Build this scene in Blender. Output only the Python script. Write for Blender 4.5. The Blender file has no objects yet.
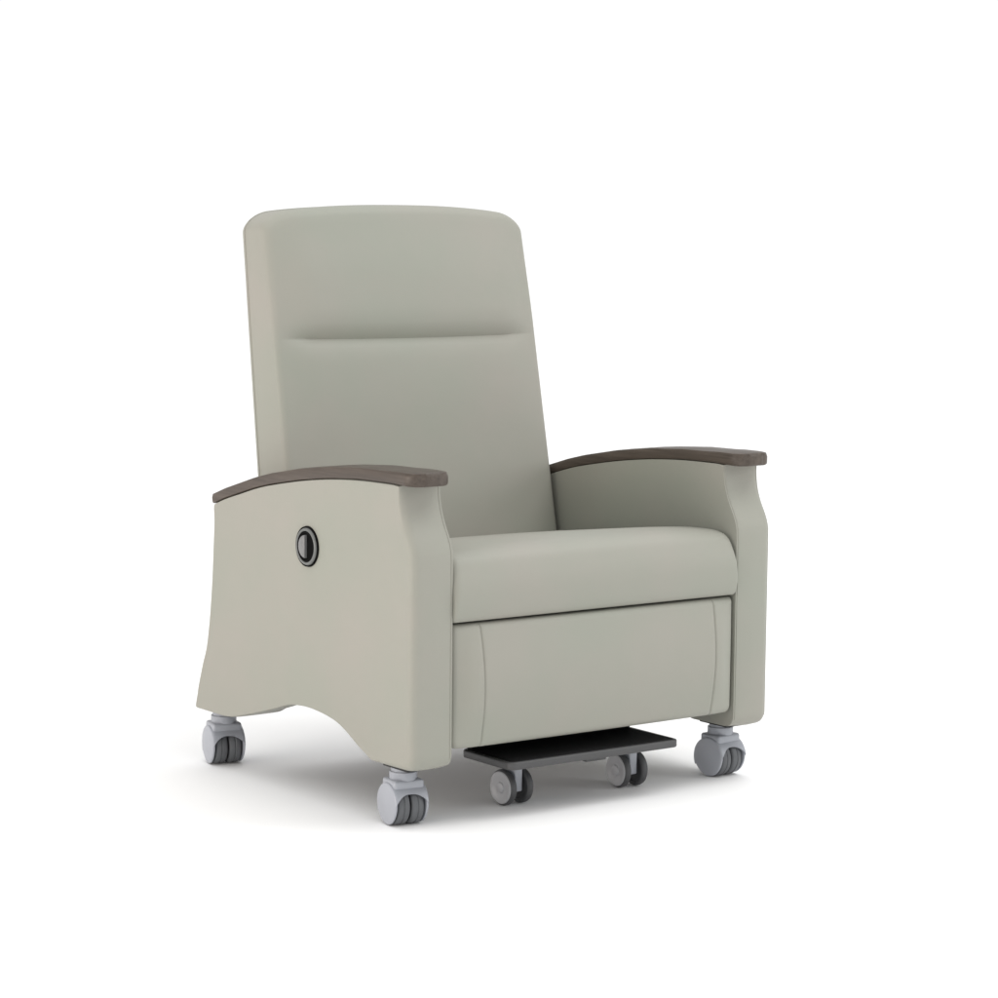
import bpy, bmesh, math, random
from mathutils import Vector, Matrix
from mathutils.geometry import tessellate_polygon
random.seed(4)
S = bpy.context.scene
COL = S.collection
R = math.radians

# ------------------------------------------------------------------ materials
def new_mat(name):
    m = bpy.data.materials.new(name); m.use_nodes = True
    nt = m.node_tree
    return m, nt, nt.nodes['Principled BSDF']

def nd(nt, kind, **kw):
    n = nt.nodes.new(kind)
    for k, v in kw.items():
        if k in n.inputs: n.inputs[k].default_value = v
        else: setattr(n, k, v)
    return n

def upholstery(name, base, warm, rough=.5):
    """coated upholstery vinyl: fine leather-like grain, faint cloudy colour"""
    m, nt, b = new_mat(name)
    tc = nd(nt, 'ShaderNodeTexCoord')
    big = nd(nt, 'ShaderNodeTexNoise', Scale=4.5, Detail=3.0, Roughness=.55)
    ramp = nd(nt, 'ShaderNodeMapRange'); ramp.inputs['From Min'].default_value = .32; ramp.inputs['From Max'].default_value = .68
    mix = nd(nt, 'ShaderNodeMix', data_type='RGBA')
    mix.inputs['A'].default_value = (*base, 1); mix.inputs['B'].default_value = (*warm, 1)
    nt.links.new(tc.outputs['Object'], big.inputs['Vector'])
    nt.links.new(big.outputs['Fac'], ramp.inputs['Value'])
    nt.links.new(ramp.outputs['Result'], mix.inputs['Factor'])
    nt.links.new(mix.outputs['Result'], b.inputs['Base Color'])
    grain = nd(nt, 'ShaderNodeTexVoronoi', Scale=520.0)
    nt.links.new(tc.outputs['Object'], grain.inputs['Vector'])
    soft = nd(nt, 'ShaderNodeTexNoise', Scale=6.0, Detail=2.0)
    nt.links.new(tc.outputs['Object'], soft.inputs['Vector'])
    b1 = nd(nt, 'ShaderNodeBump', Strength=.10, Distance=.0006)
    nt.links.new(grain.outputs['Distance'], b1.inputs['Height'])
    b2 = nd(nt, 'ShaderNodeBump', Strength=.22, Distance=.012)
    nt.links.new(soft.outputs['Fac'], b2.inputs['Height'])
    nt.links.new(b2.outputs['Normal'], b1.inputs['Normal'])
    nt.links.new(b1.outputs['Normal'], b.inputs['Normal'])
    rn = nd(nt, 'ShaderNodeMapRange'); rn.inputs['To Min'].default_value = rough - .05; rn.inputs['To Max'].default_value = rough + .06
    nt.links.new(big.outputs['Fac'], rn.inputs['Value'])
    nt.links.new(rn.outputs['Result'], b.inputs['Roughness'])
    b.inputs['Specular IOR Level'].default_value = .32
    b.inputs['Sheen Weight'].default_value = .06
    return m

def wood(name):
    m, nt, b = new_mat(name)
    tc = nd(nt, 'ShaderNodeTexCoord')
    mp = nd(nt, 'ShaderNodeMapping'); mp.inputs['Scale'].default_value = (70, 3.2, 90)
    n1 = nd(nt, 'ShaderNodeTexNoise', Scale=1.0, Detail=6.0, Roughness=.65, Distortion=.6)
    mp2 = nd(nt, 'ShaderNodeMapping'); mp2.inputs['Scale'].default_value = (260, 9, 300)
    n2 = nd(nt, 'ShaderNodeTexNoise', Scale=1.0, Detail=3.0)
    add = nd(nt, 'ShaderNodeMath', operation='MULTIPLY_ADD'); add.inputs[1].default_value = .35
    ramp = nd(nt, 'ShaderNodeValToRGB')
    ramp.color_ramp.elements[0].position = .38; ramp.color_ramp.elements[0].color = (.045, .035, .028, 1)
    ramp.color_ramp.elements[1].position = .88; ramp.color_ramp.elements[1].color = (.100, .080, .065, 1)
    L = nt.links
    L.new(tc.outputs['Object'], mp.inputs['Vector']); L.new(mp.outputs['Vector'], n1.inputs['Vector'])
    L.new(tc.outputs['Object'], mp2.inputs['Vector']); L.new(mp2.outputs['Vector'], n2.inputs['Vector'])
    L.new(n2.outputs['Fac'], add.inputs[0]); L.new(n1.outputs['Fac'], add.inputs[2])
    L.new(add.outputs['Value'], ramp.inputs['Fac']); L.new(ramp.outputs['Color'], b.inputs['Base Color'])
    bp = nd(nt, 'ShaderNodeBump', Strength=.15, Distance=.0008)
    L.new(n1.outputs['Fac'], bp.inputs['Height']); L.new(bp.outputs['Normal'], b.inputs['Normal'])
    b.inputs['Roughness'].default_value = .42; b.inputs['Specular IOR Level'].default_value = .3
    return m

def plastic(name, col, rough=.4, grain=.04, metallic=0, scale=300, spec=.5):
    # moulded plastic, faint surface grain
    m, nt, b = new_mat(name)
    tc = nd(nt, 'ShaderNodeTexCoord')
    n = nd(nt, 'ShaderNodeTexNoise', Scale=float(scale), Detail=2.0)
    n2 = nd(nt, 'ShaderNodeTexNoise', Scale=14.0, Detail=3.0)
    mix = nd(nt, 'ShaderNodeMix', data_type='RGBA')
    mix.inputs['A'].default_value = (*[c * .9 for c in col], 1); mix.inputs['B'].default_value = (*[min(1, c * 1.1) for c in col], 1)
    nt.links.new(tc.outputs['Object'], n.inputs['Vector']); nt.links.new(tc.outputs['Object'], n2.inputs['Vector'])
    nt.links.new(n2.outputs['Fac'], mix.inputs['Factor']); nt.links.new(mix.outputs['Result'], b.inputs['Base Color'])
    bp = nd(nt, 'ShaderNodeBump', Strength=grain, Distance=.001)
    nt.links.new(n.outputs['Fac'], bp.inputs['Height']); nt.links.new(bp.outputs['Normal'], b.inputs['Normal'])
    b.inputs['Roughness'].default_value = rough; b.inputs['Metallic'].default_value = metallic; b.inputs['Specular IOR Level'].default_value = spec
    return m

FAB = upholstery('sage_upholstery', (.287, .294, .250), (.312, .299, .262))
SEAM = upholstery('seam_upholstery', (.22, .218, .185), (.23, .222, .188))
WOOD = wood('taupe_stained_wood')
HOOD = plastic('caster_grey_plastic', (.335, .350, .385), .36)
WHEEL = plastic('wheel_dark_grey_rubber', (.10, .105, .112), .48, .06)
HUB = plastic('hub_grey_plastic', (.36, .365, .38), .38)
TREAD = plastic('tread_charcoal_rubber', (.060, .061, .064), .5)
BLACK = plastic('black_ribbed_plastic', (.007, .007, .0075), .6, .1, spec=.2)
EDGE = plastic('plate_charcoal_edge', (.06, .06, .061), .45, .08)
METAL = plastic('satin_steel', (.42, .42, .44), .35, .03, 1.0)
BEZEL = plastic('handle_bezel_grey', (.13, .135, .13), .35, .03)
LEVER = plastic('handle_lever_grey', (.17, .17, .17), .36, .03)
PIT = plastic('handle_recess_black', (.004, .004, .004), .85, .03, spec=.08)
UNDER = plastic('underside_black_board', (.018, .018, .018), .7, .1)

# ------------------------------------------------------------------ mesh helpers
def obj(name, bm, mats, parent=None, smooth=True, sharp=40):
    bmesh.ops.remove_doubles(bm, verts=bm.verts, dist=1e-6)
    bmesh.ops.recalc_face_normals(bm, faces=bm.faces)
    me = bpy.data.meshes.new(name); bm.to_mesh(me); bm.free()
    for m in (mats if isinstance(mats, (list, tuple)) else [mats]): me.materials.append(m)
    if smooth:
        me.polygons.foreach_set('use_smooth', [True] * len(me.polygons))
        me.set_sharp_from_angle(angle=R(sharp))
    o = bpy.data.objects.new(name, me); COL.objects.link(o)
    if parent: o.parent = parent
    return o

def loft(bm, rings, closed=True, caps=True, mi=0):
    vr = [[bm.verts.new(p) for p in r] for r in rings]
    n = len(vr[0])
    for a, b in zip(vr, vr[1:]):
        for i in range(n if closed else n - 1):
            j = (i + 1) % n
            f = bm.faces.new((a[i], a[j], b[j], b[i])); f.material_index = mi
    if caps:
        for r in (vr[0], vr[-1]):
            f = bm.faces.new(r); f.material_index = mi
    return vr

def sstep(a, b, t):
    t = min(max((t - a) / (b - a), 0), 1); return t * t * (3 - 2 * t)
def catmull(pts, step=.006, closed=False):
    out = []; n = len(pts)
    for i in range(n - 1):
        p1, p2 = Vector(pts[i]), Vector(pts[i + 1])
        p0 = Vector(pts[i - 1]) if i else p1 * 2 - p2
        p3 = Vector(pts[i + 2]) if i + 2 < n else p2 * 2 - p1
        k = max(2, int((p2 - p1).length / step))
        for j in range(k):
            t = j / k
            out.append(.5 * (2 * p1 + (p2 - p0) * t + (2 * p0 - 5 * p1 + 4 * p2 - p3) * t * t + (3 * p1 - p0 - 3 * p2 + p3) * t ** 3))
    out.append(Vector(pts[-1]))
    return out

def fillet(a, c, b, r, n=6):
    """round the corner c between a and b with a quadratic blend reaching r along each side"""
    a, b, c = Vector(a), Vector(b), Vector(c)
    s = c + (a - c).normalized() * r; e = c + (b - c).normalized() * r
    return [(1 - t) ** 2 * s + 2 * t * (1 - t) * c + t * t * e for t in [i / n for i in range(n + 1)]]

def inset_fn(poly):
    """per-vertex inward normals of a closed 2D outline"""
    n = len(poly); A = sum(poly[i].x * poly[(i + 1) % n].y - poly[(i + 1) % n].x * poly[i].y for i in range(n))
    sg = 1 if A > 0 else -1; N = []
    for i in range(n):
        d1 = (poly[i] - poly[i - 1]); d2 = (poly[(i + 1) % n] - poly[i])
        d1 = d1.normalized() if d1.length > 1e-9 else d2.normalized()
        d2 = d2.normalized() if d2.length > 1e-9 else d1
        m = d1 + d2; m = m.normalized() if m.length > 1e-6 else d1
        k = 1 / max(.6, m.dot(d1))
        N.append(Vector((-m.y, m.x)) * sg * k)
    return N

def inset_ring(poly, nrm, ins, wgt):
    """outline moved inwards by ins (scaled per vertex); where a corner would fold over, its points collapse together"""
    q = [p + n * ins * w for p, n, w in zip(poly, nrm, wgt)]; N = len(poly)
    if ins < .002: return q
    ok = []
    for i in range(N):
        c = q[i]; good = True; lim = ins * wgt[i] * .80
        for j in range(N):
            a, b = poly[j], poly[(j + 1) % N]
            if abs(a.x - c.x) > .05 or abs(a.y - c.y) > .05 or abs(wgt[j] - wgt[i]) > .30: continue
            e = b - a; t = min(1, max(0, (c - a).dot(e) / max(e.dot(e), 1e-12)))
            if (a + e * t - c).length < lim: good = False; break
        ok.append(good)
    if not any(ok): return q
    for i in range(N):
        if ok[i]: continue
        a = i
        while not ok[a % N]: a -= 1
        b = i
        while not ok[b % N]: b += 1
        q[i] = (q[a % N] + q[b % N]) / 2
    return q

def add_box(bm, x0, x1, y0, y1, z0, z1, r=.003, seg=2, mi=0):
    t = bmesh.new(); bmesh.ops.create_cube(t, size=1)
    for v in t.verts: v.co = Vector(((x0 + x1) / 2 + v.co.x * (x1 - x0), (y0 + y1) / 2 + v.co.y * (y1 - y0), (z0 + z1) / 2 + v.co.z * (z1 - z0)))
    if r: bmesh.ops.bevel(t, geom=t.edges[:] , offset=r, segments=seg, affect='EDGES', profile=.5)
    merge(bm, t, mi)

def merge(bm, t, mi=0):
    for f in t.faces: f.material_index = mi
    me = bpy.data.meshes.new('tmp'); t.to_mesh(me); t.free(); bm.from_mesh(me); bpy.data.meshes.remove(me)

def add_lathe(bm, prof, centre, axis='X', n=40, mi=0):
    """prof = [(radius, along)] closed revolve about an axis through centre"""
    rings = []
    c = Vector(centre)
    for k in range(n):
        a = 2 * math.pi * k / n; ca, sa = math.cos(a), math.sin(a)
        row = []
        for r, h in prof:
            row.append(c + (Vector((h, r * ca, r * sa)) if axis == 'X' else Vector((r * ca, r * sa, h))))
        rings.append(row)
    vr = [[bm.verts.new(p) for p in row] for row in rings]
    for k in range(n):
        a, b = vr[k], vr[(k + 1) % n]
        for i in range(len(prof) - 1):
            try:
                f = bm.faces.new((a[i], a[i + 1], b[i + 1], b[i])); f.material_index = mi
            except ValueError: pass

def add_tube(bm, pts, r, n=8, mi=0):
    pts = [Vector(p) for p in pts]; rings = []
    for i, p in enumerate(pts):
        t = (pts[min(i + 1, len(pts) - 1)] - pts[max(i - 1, 0)]).normalized()
        u = t.cross(Vector((1, 0, 0)) if abs(t.x) < .8 else Vector((0, 1, 0))).normalized(); w = t.cross(u)
        rings.append([p + (u * math.cos(2 * math.pi * k / n) + w * math.sin(2 * math.pi * k / n)) * r for k in range(n)])
    loft(bm, rings, mi=mi)

# ------------------------------------------------------------------ setting: a white studio sheet
bm = bmesh.new()
bmesh.ops.create_grid(bm, x_segments=8, y_segments=8, size=45)
fl, fnt, fb = new_mat('white_studio_sheet')
fb.inputs['Roughness'].default_value = .75; fb.inputs['Specular IOR Level'].default_value = .15
ftc = nd(fnt, 'ShaderNodeTexCoord'); fn = nd(fnt, 'ShaderNodeTexNoise', Scale=2.0, Detail=4.0)
fmix = nd(fnt, 'ShaderNodeMix', data_type='RGBA'); fmix.inputs['A'].default_value = (.925, .925, .925, 1); fmix.inputs['B'].default_value = (.935, .935, .935, 1)
fnt.links.new(ftc.outputs['Object'], fn.inputs['Vector']); fnt.links.new(fn.outputs['Fac'], fmix.inputs['Factor']); fnt.links.new(fmix.outputs['Result'], fb.inputs['Base Color'])
floor = obj('floor', bm, fl); floor['kind'] = 'structure'
floor['label'] = 'seamless white studio floor under the recliner'

# ------------------------------------------------------------------ the recliner
chair = bpy.data.objects.new('recliner', None); COL.objects.link(chair)
chair['label'] = 'sage grey upholstered recliner with taupe wood arm caps, standing on grey casters'
chair['category'] = 'recliner'
W, T = .385, .080                        # half width, arm thickness

# --- arms -----------------------------------------------------------------
CAPB = [(.637, .481), (.590, .496), (.541, .509), (.490, .5225), (.440, .533), (.342, .549), (.248, .560), (.157, .566), (.068, .5675), (.020, .566), (.000, .5655)]
def cap_z(y):
    for (y1, z1), (y0, z0) in zip(CAPB, CAPB[1:]):
        if y0 <= y <= y1: return z0 + (z1 - z0) * (y - y0) / (y1 - y0)
    return CAPB[0][1] if y > CAPB[0][0] else CAPB[-1][1]

def arm_outline():
    front = catmull([(.041, .5665), (.0395, .550), (.034, .527), (.0225, .502), (.009, .479), (.002, .461), (0, .440), (0, .36), (0, .25), (0, .13)], .008)
    foot_f = fillet((0, .2), (0, .1), (.1, .1), .026, 12)
    arch = catmull([(.108, .0995), (.120, .1015), (.133, .1075), (.160, .119), (.196, .137), (.226, .1485), (.264, .1555), (.312, .1592), (.350, .1578), (.380, .1535), (.420, .1415), (.480, .1245), (.540, .109), (.575, .1015), (.600, .099)], .006)
    foot_r = fillet((.62, .099), (.7045, .0990), (.692, .138), .010)
    rear = catmull([(.6955, .128), (.692, .142), (.680, .176), (.6675, .215), (.6575, .262), (.651, .305), (.6455, .353), (.642, .40), (.639, .44), (.637, .474)], .008)
    top = catmull([(.634, .4822)] + CAPB[1:9] + [(.060, .5672)], .010)
    pts = front + foot_f + arch + foot_r + rear + top
    out = [pts[0]]
    for p in pts[1:]:
        if (p - out[-1]).length > .0012: out.append(p)
    return out
OUT = arm_outline(); NRM = inset_fn(OUT)
def edge_weight(p):                       # how softly each stretch of the outline is rounded over
    if p.x > .05 and p.y > .47: return .12          # straight up under the wood cap
    if p.y < .20 and .09 < p.x < .72: return .16    # arch
    if p.x > .60: return .5                         # rear edge
    return .85 * (1 - sstep(.515, .556, p.y)) + .10 if p.x < .06 else .5
WGT = [edge_weight(p) for p in OUT]
for _ in range(6): WGT = [(WGT[i - 1] + WGT[i] * 2 + WGT[(i + 1) % len(WGT)]) / 4 for i in range(len(WGT))]

def arm_section(d):                       # d = distance from the side faces -> inset of the outline
    r = .0140
    ins = r * (1 - math.sqrt(max(0, 1 - (1 - min(d / r, 1)) ** 2)))
    h = (d - T / 2) / (T / 2)
    return ins + .0030 * h * h
def arm(side):
    bm = bmesh.new()
    ds = [0, .0004, .0012, .0026, .0045, .0068, .0095, .0115, .0140, .019, .026, .034, .040]
    ds = ds + [T - d for d in reversed(ds[:-1])]
    rings = []
    for d in ds:
        ins = arm_section(d); x = side * (W - d)
        rings.append([(x, p.x, p.y + .013 * sstep(.25 * T, T, d) * sstep(.20, .15, p.y) * (sstep(.545, .47, p.x) * sstep(.25, .33, p.x) if p.y < .3 else 0))
                      for p in inset_ring(OUT, NRM, ins, WGT)])
    loft(bm, rings, caps=False)
    # padded side faces: concentric rows that swell very slightly towards the middle
    for sgn, ring, x0 in ((1, rings[0], side * W), (-1, rings[-1], side * (W - T))):
        rows = [ring]
        for ins, sw in ((.002, 0),):
            base = arm_section(0) + ins
            rows.append([(x0 + side * sgn * sw, p.x, p.y + (.013 * sstep(.20, .15, p.y) * sstep(.545, .47, p.x) * sstep(.25, .33, p.x) if sgn < 0 and p.y < .3 else 0)) for p in inset_ring(OUT, NRM, base, WGT)])
        vr = loft(bm, rows, caps=False)
        clean = []
        for v in vr[-1]:
            if not clean or (v.co - clean[-1].co).length > 1e-5: clean.append(v)
        tri = tessellate_polygon([[Vector((v.co.y, v.co.z, 0)) for v in clean]])
        for t3 in tri:
            try: bm.faces.new([clean[k] for k in t3])
            except ValueError: pass
    a = obj('arm_panel', bm, FAB, chair, sharp=60)
    # boxing seam where the front wrap meets the inner side
    bm = bmesh.new()
    n0 = 66
    for d in ((T - .0035,) if side < 0 else (.0030, T - .0035)):
        ins = arm_section(d) - .0002; path = []
        for p, n, wg in zip(OUT, NRM, WGT):
            if p.x < .047 and p.y > .112: path.append((side * (W - d), p.x + n.x * ins * wg, p.y + n.y * ins * wg))
            else: break
        add_tube(bm, path, .0009)
    obj('piping', bm, FAB, a)
    # wood cap
    bm = bmesh.new()
    th = .0200; y0, y1 = .004, .644
    ys = []
    N = 70
    cap_c = side * (W - T / 2 + .0005); hw = .0408
    secs = []
    def cap_sec(y, w, ins):
        zb = cap_z(y); sl = (cap_z(min(y + .004, .637)) - cap_z(max(y - .004, 0))) / .008
        t = th - (.0025 * max(0, (y - .35) / .29)) + .0022 * sstep(.10, .02, y)
        nz = 1 / math.sqrt(1 + sl * sl); ny = -sl * nz
        r = .0055
        loopp = []
        prof = [(-w + ins, r * .6), (-w + ins + .0010, .0012), (-w + ins + r * .6, 0)]
        q = [(w - r * .6, 0), (w - .001, .0012), (w, r * .6), (w, t - r * 1.5), (w - .0016, t - r * .75), (w - r * .6, t - r * .22), (w - r * 1.6, t),
             (0, t + .0008), (-w + r * 1.2, t), (-w + r * .45, t - r * .16), (-w + .0012, t - r * .6), (-w, t - r * 1.25), (-w, r * .6), (-w + .001, .0012), (-w + r * .6, 0)]
        for xx, h in q:
            h = min(max(h, ins), t - ins) if ins else h
            xx = max(-w + ins, min(w - ins, xx))
            loopp.append((cap_c + xx, y + ny * h, zb + .0005 + nz * h))
        return loopp
    rc = .022
    for k in range(9):                    # rounded front corners in plan
        a_ = k / 8; yy = y0 + rc * (1 - math.sin(a_ * math.pi / 2)); ww = hw - rc * (1 - math.cos((1 - a_) * math.pi / 2)) if False else hw - rc * (1 - math.sqrt(max(0, 1 - (1 - (yy - y0) / rc) ** 2)))
        secs.append((yy, ww))
    secs = sorted(secs)
    for k in range(1, N): secs.append((y0 + rc + (y1 - .012 - y0 - rc) * k / N, hw))
    for k in range(7):
        t_ = k / 6; secs.append((y1 - .012 + .012 * t_, hw - .012 * (1 - math.sqrt(max(0, 1 - t_ * t_)))))
    rings = [cap_sec(secs[0][0] - .0030, secs[0][1] - .0030, .0050), cap_sec(secs[0][0] - .0022, secs[0][1] - .0012, .0022)] + [cap_sec(y, w, 0) for y, w in secs] + [cap_sec(secs[-1][0] + .0002, secs[-1][1] - .002, .003)]
    loft(bm, rings)
    obj('arm_cap', bm, WOOD, a, sharp=35)
    # black glide boards let into the foot soles
    for ya, yb in ((.034, .106), (.604, .688)):
        bm = bmesh.new(); xa, xb = sorted((side * (W - .014), side * (W - T + .010)))
        add_box(bm, xa, xb, ya, yb, .0962, .1005, .001, 1)
        obj('base_board', bm, UNDER, a)
    return a
left = arm(-1); right = arm(1)

# --- release handle on the outer left side -----------------------------------
hc = Vector((-W - .0012, .316, .4385)); K = .88
def ring(prof): return [(r * K, h) for r, h in prof]
bm = bmesh.new()
add_lathe(bm, ring([(.0300, .004), (.0301, -.0034), (.0310, -.0046), (.0325, -.0050), (.0352, -.0040), (.0366, -.0014), (.0370, .004), (.0300, .004)]), hc, n=64)
handle = obj('release_handle', bm, BEZEL, chair, sharp=50)
bm = bmesh.new()
add_lathe(bm, ring([(.0368, .001), (.0374, -.0022), (.0390, -.0024), (.0398, .001)]), hc, n=64)          # dark gasket
add_lathe(bm, ring([(.0304, .003), (.0303, -.0038), (.0280, -.0042), (.0246, -.0024), (.0242, .006)]), hc, n=64)
t = bmesh.new(); add_lathe(t, ring([(.0246, -.0006), (.0001, -.0006)]), hc, n=64); merge(bm, t)
obj('recess', bm, PIT, handle)
bm = bmesh.new()                                                                              # half-round pull lever
half = []
for k in range(25):
    a_ = -math.pi / 2 + math.pi * k / 24
    half.append((.0225 * K * math.cos(a_) + .0010, .0225 * K * math.sin(a_)))
rings = []
for dx, sc in ((-.0004, 1), (-.0046, 1), (-.0060, .94), (-.0065, .84)):
    rings.append([(hc.x + dx, hc.y + .007 + (p[0] - .007) * sc, hc.z + p[1] * sc) for p in half])
loft(bm, rings)
obj('lever', bm, LEVER, handle, sharp=50)

# --- generic upholstered pad: a height map over an outline, with soft border ---
def pad(front, back, us, vs, pos):
    """two grids (front, back) stitched along the border; pos(u, v, side) -> point"""
    bm = bmesh.new(); nu, nv = len(us), len(vs)
    g = {}
    for s in (0, 1):
        for i, u in enumerate(us):
            for j, v in enumerate(vs):
                g[s, i, j] = bm.verts.new(pos(u, v, s))
    for s in (0, 1):
        for i in range(nu - 1):
            for j in range(nv - 1):
                bm.faces.new((g[s, i, j], g[s, i + 1, j], g[s, i + 1, j + 1], g[s, i, j + 1]))
    border = [(i, 0) for i in range(nu)] + [(nu - 1, j) for j in range(1, nv)] + [(i, nv - 1) for i in range(nu - 2, -1, -1)] + [(0, j) for j in range(nv - 2, 0, -1)]
    for k in range(len(border)):
        a, b = border[k], border[(k + 1) % len(border)]
        bm.faces.new((g[0, a[0], a[1]], g[0, b[0], b[1]], g[1, b[0], b[1]], g[1, a[0], a[1]]))
    return bm

def edge_samples(n, half, fine=(0, .0003, .0009, .0018, .003, .0045, .0065, .009, .012, .016)):
    """samples of -half..half with fine spacing at both ends"""
    e = [f for f in fine]; inner0 = e[-1]
    mid = [-(half - inner0) + 2 * (half - inner0) * k / n for k in range(1, n)]
    return [-half + f for f in e] + mid + [half - f for f in reversed(e)]

def rnd(d, r):                            # quarter-circle fall-off
    k = 1 - min(max(d / r, 0), 1)
    return r * (1 - math.sqrt(max(0, 1 - k * k)))

# --- backrest --------------------------------------------------------------
tilt = R(9.6)
HB, ZB = .290, .330                       # half width, bottom height
def back_top(x):                          # top outline: shallow arc with rounded shoulders
    u = abs(x) / HB; z = 1.018 - .018 * u ** 2.5
    d = HB - abs(x)
    return z - rnd(d, .055) * .57
ZC = .7770
def back_front(x, z):                     # forward swell of the front face (m)
    u = abs(x) / HB
    side = max(0, 1 - u ** 7)
    crown = .011 * (1 - u * u)
    zt = back_top(x)
    zc = ZC
    # pillow above the crease
    if z >= zc:
        s = (z - zc) / (zt - zc)
        head = .0195 * (1 - (1 - min(s / .27, 1)) ** 2.9) * (1 - .45 * sstep(.45, 1, s))
    else:
        s = (zc - z)
        head = .0120 * (1 - (1 - min(s / .036, 1)) ** 2.4) * (1 - .45 * sstep(.04, .22, s))
    edge = 1 - sstep(.70, 1.0, u)
    return crown + head * edge + .006 * (1 - edge)
xs = edge_samples(64, HB)
vfine = [k / 1000 for k in (0, 4, 9, 16, 26)]
vs = []
zz = ZB
zlist = [ZB + k * .012 for k in range(int((.755 - ZB) / .012) + 1)]
zlist = [(z - ZB) / (1.018 - ZB) for z in zlist]
for k in range(22): zlist.append((.7602 + k * .0021 - ZB) / (1.018 - ZB))
for k in range(1, 15): zlist.append((.8055 + k * .0128 - ZB) / (1.018 - ZB))
for f in (.018, .0135, .0105, .0078, .0055, .0038, .0023, .0012, .0004, 0): zlist.append(1 - f / (1.018 - ZB))
vs = sorted(set(zlist))
outline = [(x, back_top(x)) for x in xs]
def dist_edge(x, z):
    d = HB - abs(x)
    for (xa, za), (xb, zb) in zip(outline, outline[1:]):
        if abs(xa - x) > .06 and abs(xb - x) > .06: continue
        ex, ez = xb - xa, zb - za; L = ex * ex + ez * ez
        t = 0 if L < 1e-14 else min(1, max(0, ((x - xa) * ex + (z - za) * ez) / L))
        d = min(d, math.hypot(x - xa - t * ex, z - za - t * ez))
    return d
def back_pos(x, v, s):
    z0 = ZB + (1.018 - ZB) * v; z1 = .805
    z = z0 if z0 <= z1 else z1 + (back_top(x) - z1) * (z0 - z1) / (1.018 - z1)
    d = dist_edge(x, z)
    if v < .999 and z < .95: d = HB - abs(x)
    thick = .098 - .012 * (z - .53) / .45
    if s == 0:
        y = -back_front(x, z) + .012 + rnd(d, .0125 + .007 * sstep(.80, 1.0, z)) * .95 - .017 * (1 - v)
    else:
        y = thick + .012 - rnd(d, .022) + .006 * (1 - (x / HB) ** 2)
    y += .004
    # lean about the bottom hinge
    yy = .508 + (z - .400) * math.tan(tilt) + y
    z -= .0035 * (1 - (x / HB) ** 2) * math.exp(-((z - ZC) / .05) ** 2)
    return (x * (1.028 - .028 * v), yy, z - y * math.sin(tilt) * .35)
back = obj('backrest', pad(0, 1, xs, vs, back_pos), FAB, chair, sharp=60)
# seam piping along the rear border of the boxing
bm = bmesh.new(); path = []
for v in [k / 40 for k in range(6, 41)]: path.append(Vector(back_pos(-HB, v, 1)))
for x in xs[1:-1]: path.append(Vector(back_pos(x, 1, 1)))
for v in [k / 40 for k in range(40, 5, -1)]: path.append(Vector(back_pos(HB, v, 1)))
pp = [path[0]]
for p in path[1:]:
    if (p - pp[-1]).length > .002: pp.append(p)
add_tube(bm, pp, .0016, 8)
obj('piping', bm, FAB, back)

# --- seat cushion -------------------------------------------------------------
HS = .3045
sp = catmull([(.020, .3390), (.004, .3408), (-.003, .350), (-.0075, .373), (-.0085, .398), (-.0040, .421), (.0060, .4425), (.0225, .4542), (.050, .4588), (.090, .4585), (.14, .4550), (.25, .441), (.40, .421), (.51, .404)], .006)
sp += fillet((.45, .405), (.525, .403), (.525, .36), .02)
sp += catmull([(.525, .38), (.52, .345)], .01) + catmull([(.50, .3390), (.05, .3390)], .02)
SP = [sp[0]]
for p in sp[1:]:
    if (p - SP[-1]).length > .0012: SP.append(p)
SN = inset_fn(SP)
bm = bmesh.new()
rings = []
sx = edge_samples(36, HS, (0, .0004, .0015, .003, .005, .008, .012, .017, .023, .030, .038, .047))
for x in sx:
    d = HS - abs(x); u = abs(x) / HS; row = []
    for p, n in zip(SP, SN):
        soft = sstep(.355, .450, p.y)
        ins = rnd(d, .006 + .0095 * soft) + .0075 * abs(u) ** 2.6 * soft
        if p.y < .36: ins = min(ins, .006)
        row.append((x, p.x + n.x * ins, p.y + n.y * ins))
    rings.append(row)
loft(bm, rings)
seat = obj('seat_cushion', bm, FAB, chair, sharp=60)

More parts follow.
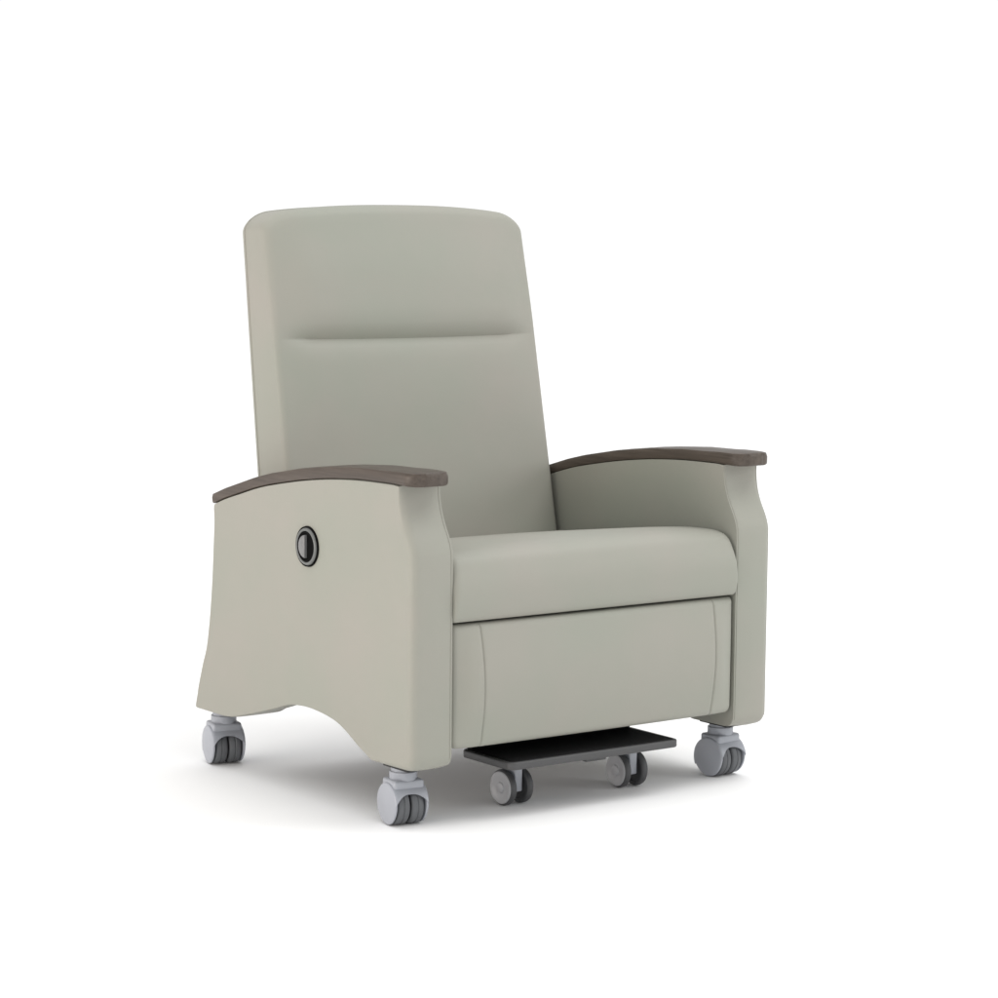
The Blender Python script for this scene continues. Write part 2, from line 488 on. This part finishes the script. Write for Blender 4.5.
# --- front leg-rest panel -----------------------------------------------------
HP, PZ0, PZ1 = .3035, .1300, .3355
def seam_x(z):                            # bowed side seams
    t = (z - PZ0) / (PZ1 - PZ0)
    return .2480 - .0006 * (4 * t * (1 - t)) + .003 * t
base_s = .235
half = [0, .02, .05, .08, .11, .14, .17, .195, .212, .222, .228, .2315, .2335, .2343, .2347, .235, .2353, .2357, .2365, .2385, .242, .248, .256, .266, .275, .283, .288, .292, .295, .297, .2982, .3010, .3025, .3032, .3035]
us = [-h for h in reversed(half[1:])] + half
pv = [0, .0004, .0012, .0025, .0045, .007, .010, .014] + [.014 + (.2065 - .028) * k / 34 for k in range(1, 34)] + [.2065 - f for f in (.014, .010, .007, .0045, .0025, .0012, .0004, 0)]
def panel_pos(u, v, s):
    z = PZ0 + v; a = abs(u); sx_ = seam_x(z)
    a2 = a / base_s * sx_ if a <= base_s else sx_ + (a - base_s) / (HP - base_s) * (HP - sx_)
    x = math.copysign(a2, u)
    # rounded lower corners in the outline
    dlo = v; dx = HP - a2
    z += rnd(dx, .014) * max(0, 1 - v / .06)
    d = min(dx, dlo + 0.0, .2065 - v)
    if s == 0:
        y = .0015 + rnd(min(dlo, .2065 - v), .010) + rnd(dx, .010)
        y += .0024 * math.exp(-((a2 - sx_) / .0016) ** 2) * 1.0
        y -= .003 * (1 - (a2 / HP) ** 2) + 0.0135 * math.sin(math.pi * v / .2065) * (1 - sstep(.262, HP, a2))
        y += .0045 * max(0, (a2 - sx_) / (HP - sx_)) ** 1.3
    else:
        y = .062 - rnd(d, .006)
    return (x, y, z)
panel = obj('leg_rest_panel', pad(0, 1, us, pv, panel_pos), FAB, chair, sharp=60)

# --- hidden frame between the arms -------------------------------------------
bm = bmesh.new()
add_box(bm, -.300, .300, .075, .600, .165, .336, .004)  # unseen body, its underside set low to darken the floor shadow
add_box(bm, -.300, .300, .575, .605, .190, .420, .004)
obj('base_frame', bm, UNDER, chair)

# --- casters --------------------------------------------------------------------
def wheel_bm(r, w, cx, groove=True):
    bm = bmesh.new(); h = w / 2
    p = [(.006, -h + .0015), (r * .70, -h + .0015), (r * .74, -h), (r * .90, -h), (r * .97, -h + .0018), (r, -h + .0045)]
    q = [(a, -b) for a, b in reversed(p)]
    mid = [(r, -.0016), (r - .0012, -.0006), (r - .0012, .0006), (r, .0016)] if groove else []
    prof = p + mid + q + [(.006, -h + .0015)]
    add_lathe(bm, prof, (cx, 0, r), n=44)
    return bm
def caster(loc, rot):
    rw = .0328
    bm = bmesh.new()
    ro, ri, hw = .0378, .0350, .0308
    cz = rw + .0008
    th1 = R(205)                          # hood: from an arched front lip (towards -y) over the top to the back
    xs_ = [-hw, -hw + .0012, -hw + .0035] + [(-.0240 + .048 * k / 16) for k in range(17)] + [hw - .0035, hw - .0012, hw]
    def lip(x): return R(6 + 30 * (1 - abs(x / hw) ** 2.4))
    def rnd_x(x): return rnd(hw - abs(x), .0035)
    rings = []
    for k in range(37):
        t = k / 36; row = []
        for x in xs_:
            a_ = lip(x) + (th1 - lip(x)) * t; rr = ro - rnd_x(x)
            row.append((x, -math.cos(a_) * rr, cz + math.sin(a_) * rr))
        for x in reversed(xs_):
            x *= .99
            a_ = lip(x) + (th1 - lip(x)) * t
            row.append((x, -math.cos(a_) * (ri - .6 * rnd_x(x)), cz + math.sin(a_) * (ri - .6 * rnd_x(x))))
        rings.append(row)
    vr_ = loft(bm, rings, caps=False)
    nx = len(xs_)
    for row in (vr_[0], vr_[-1]):         # close the lip with a strip of quads
        for k in range(nx - 1):
            bm.faces.new((row[k], row[k + 1], row[2 * nx - 2 - k], row[2 * nx - 1 - k]))
    for sg in (-1, 1):                    # cheeks flush with the hood, drawn in towards the floor
        def chk(ins, x):
            row = []
            for k in range(60):
                a_ = 2 * math.pi * k / 60
                up_ = sstep(-.9, .6, math.sin(a_) + .2 * math.cos(a_))
                rr = (.0324 + (ro - .0327) * up_) - ins
                row.append((sg * x, math.cos(a_) * rr, cz + math.sin(a_) * rr))
            return row
        loft(bm, [chk(.004, hw - .0040), chk(.0008, hw - .0040), chk(0, hw - .0030), chk(.0003, hw - .0012), chk(.0014, hw - .0002), chk(.0035, hw + .0003), chk(.0075, hw + .0004), chk(.014, hw + .0012), chk(.030, hw + .0020)])
    # shoulder block and neck collar
    add_box(bm, -.0275, .0275, -.0240, .024, .0600, .0770, .0050, 3)
    add_lathe(bm, [(.0001, .0750), (.0225, .0750), (.0232, .0760), (.0232, .0885), (.0222, .0895), (.0001, .0895)], (0, 0, 0), axis='Z', n=36)
    hood = obj('caster', bm, HOOD, chair, sharp=38)
    for sg in (-1, 1):
        obj('wheel', wheel_bm(rw, .0222, sg * .0128), WHEEL, hood, sharp=30)
    bm = bmesh.new()
    add_lathe(bm, [(.0001, .0885), (.0205, .0885), (.0205, .0975), (.0001, .0975)], (0, 0, 0), axis='Z', n=28)
    obj('stem', bm, HOOD, hood)
    bm = bmesh.new()
    add_lathe(bm, [(.0001, -.024), (.0055, -.024), (.0055, .024), (.0001, .024)], (0, 0, rw), n=20)
    obj('axle', bm, TREAD, hood)
    hood.location = loc; hood.rotation_euler = (0, 0, R(rot))
    return hood
for loc, rot in (((-.347, .081, 0), -8), ((.343, .080, 0), 4), ((-.347, .664, 0), -13), ((.343, .664, 0), 6)):
    caster(loc, rot)

# --- footrest plate with its own casters -------------------------------------
bm = bmesh.new()
PX, PY0, PY1, PT0, PT1 = .1835, -.004, .140, .0835, .0970
def rr_loop(inset, z, rc=.014):
    pts = []
    for cx, cy, a0 in ((PX - rc, PY1 - rc, 0), (-PX + rc, PY1 - rc, 90), (-PX + rc, PY0 + rc, 180), (PX - rc, PY0 + rc, 270)):
        for k in range(9):
            a_ = R(a0 + 90 * k / 8); r_ = rc - inset
            pts.append((cx - .0065 + r_ * math.cos(a_), cy + r_ * math.sin(a_), z))
    return pts
loft(bm, [rr_loop(.003, PT0), rr_loop(.0006, PT0 + .0008), rr_loop(0, PT0 + .0025), rr_loop(0, PT1 - .0022), rr_loop(.0007, PT1 - .0007), rr_loop(.0022, PT1)])
plate = obj('footrest_plate', bm, EDGE, chair, sharp=50)
bm = bmesh.new()                           # ribbed rubber mat let into the plate
loft(bm, [rr_loop(.0062, PT1 - .001), rr_loop(.0062, PT1 + .0006), rr_loop(.0070, PT1 + .0012)])
for k in range(22):
    yk = PY0 + .012 + k * .0056
    add_box(bm, -PX + .0075, PX - .0205, yk, yk + .0028, PT1 + .0008, PT1 + .0020, .0005, 1)
obj('tread_mat', bm, BLACK, plate)
bm = bmesh.new(); add_box(bm, -PX + .004, PX - .017, .120, .1375, .0965, .1225, .003)
obj('hinge_bar', bm, BLACK, plate)
bm = bmesh.new()
add_box(bm, -.022, .022, .006, .060, .0775, .0838, .002)
obj('latch', bm, EDGE, plate)
for sg in (-1, 1):
    bm = bmesh.new()
    add_box(bm, sg * .11 - .010, sg * .11 + .010, .122, .136, .0965, .228, .002)
    obj('bracket', bm, UNDER, plate)

def small_caster(loc, rot):
    rw = .0312
    bm = bmesh.new()
    add_box(bm, -.0085, .0085, -.0190, .0150, .0240, .0700, .0028, 3)
    add_box(bm, -.0120, .0120, -.0200, .0160, .0655, .0790, .0028, 3)
    add_box(bm, -.0245, .0245, -.0150, .0190, .0640, .0705, .0025, 2)
    add_lathe(bm, [(.0001, .0775), (.0150, .0775), (.0150, .0842), (.0001, .0842)], (0, 0, 0), axis='Z', n=24)
    fork = obj('footrest_caster', bm, HOOD, chair, sharp=38)
    for sg in (-1, 1):
        cx = sg * .0182; w = .0130
        obj('wheel', wheel_bm(rw, w, cx, False), TREAD, fork, sharp=30)
        bm = bmesh.new(); xo = cx + sg * w / 2
        add_lathe(bm, [(.0278, xo - sg * .002), (.0278, xo + sg * .0004), (.0264, xo + sg * .0014), (.0205, xo + sg * .0014), (.0190, xo + sg * .0004), (.0100, xo + sg * .0002), (.0088, xo + sg * .0022), (.0070, xo + sg * .0030), (.0001, xo + sg * .0034)], (0, 0, rw), n=40)
        obj('hub', bm, HUB, fork, sharp=35)
    bm = bmesh.new()
    add_lathe(bm, [(.0001, -.021), (.004, -.021), (.004, .021), (.0001, .021)], (0, 0, rw), n=16)
    obj('axle', bm, METAL, fork)
    fork.location = loc; fork.rotation_euler = (0, 0, R(rot))
small_caster((-.111, .098, 0), 3)
small_caster((.142, .098, 0), -2)

# ------------------------------------------------------------------ camera
cam = bpy.data.objects.new('camera', bpy.data.cameras.new('camera')); COL.objects.link(cam)
ya, pi_, ro = R(36.2985), R(6.1899), R(.55425)
fw = Vector((math.sin(ya) * math.cos(pi_), math.cos(ya) * math.cos(pi_), -math.sin(pi_)))
rt = Vector((math.cos(ya), -math.sin(ya), 0)); up = rt.cross(fw)
rt, up = rt * math.cos(ro) + up * math.sin(ro), up * math.cos(ro) - rt * math.sin(ro)
M = Matrix((rt, up, -fw)).transposed().to_4x4(); M.translation = Vector((-2.759, -3.46219, 1.0053))
cam.matrix_world = M
cam.data.sensor_width = 36; cam.data.lens = 36 * 2642.08 / 998
cam.data.clip_end = 300
S.camera = cam

# ------------------------------------------------------------------ light: white studio, soft boxes
w = bpy.data.worlds.new('World'); S.world = w; w.use_nodes = True
wn = w.node_tree; bg = wn.nodes['Background']
tcw = nd(wn, 'ShaderNodeTexCoord'); sep = nd(wn, 'ShaderNodeSeparateXYZ')
wr = nd(wn, 'ShaderNodeValToRGB')          # made-up world gradient: white horizon, middle dimmed to deepen floor shadow, bright overhead
SKY = [(0, 1.04), (.10, 1.04), (.26, .62), (.55, .62), (.84, 1.75), (1, 1.8)]
ce = wr.color_ramp.elements
while len(ce) < len(SKY): ce.new(.5)
for e_, (p_, v_) in zip(ce, SKY): e_.position = p_; e_.color = (v_ / 2.2, v_ / 2.2, v_ / 2.2, 1)
ml = nd(wn, 'ShaderNodeMath', operation='MULTIPLY'); ml.inputs[1].default_value = 2.2
wn.links.new(tcw.outputs['Generated'], sep.inputs['Vector']); wn.links.new(sep.outputs['Z'], wr.inputs['Fac'])
bg.inputs['Color'].default_value = (1, 1, 1, 1); wn.links.new(wr.outputs['Color'], ml.inputs[0]); wn.links.new(ml.outputs['Value'], bg.inputs['Strength'])
def softbox(name, loc, target, size, power, col=(1, 1, 1)):
    l = bpy.data.lights.new(name, 'AREA'); l.shape = 'RECTANGLE'; l.size, l.size_y = size; l.energy = power; l.color = col
    o = bpy.data.objects.new(name, l); COL.objects.link(o); o.location = loc
    o.rotation_euler = (Vector(target) - Vector(loc)).to_track_quat('-Z', 'Y').to_euler()
    return o
softbox('side_softbox', (-4.2, .5, .66), (0, .35, .45), (2.8, 1.15), 69, (1, .895, .82))
softbox('key_softbox', (3.4, -3.6, 2.3), (0, .2, .5), (1.8, 1.8), 42, (.98, 1, .99))

softbox('top_softbox', (1.3, -.9, 3.2), (0, .3, .2), (1.5, 1.5), 25)

vs_ = S.view_settings
vs_.view_transform = 'Standard'; vs_.look = 'None'; vs_.exposure = 0; vs_.gamma = 1; vs_.use_curve_mapping = False
S.cycles.max_bounces = 8
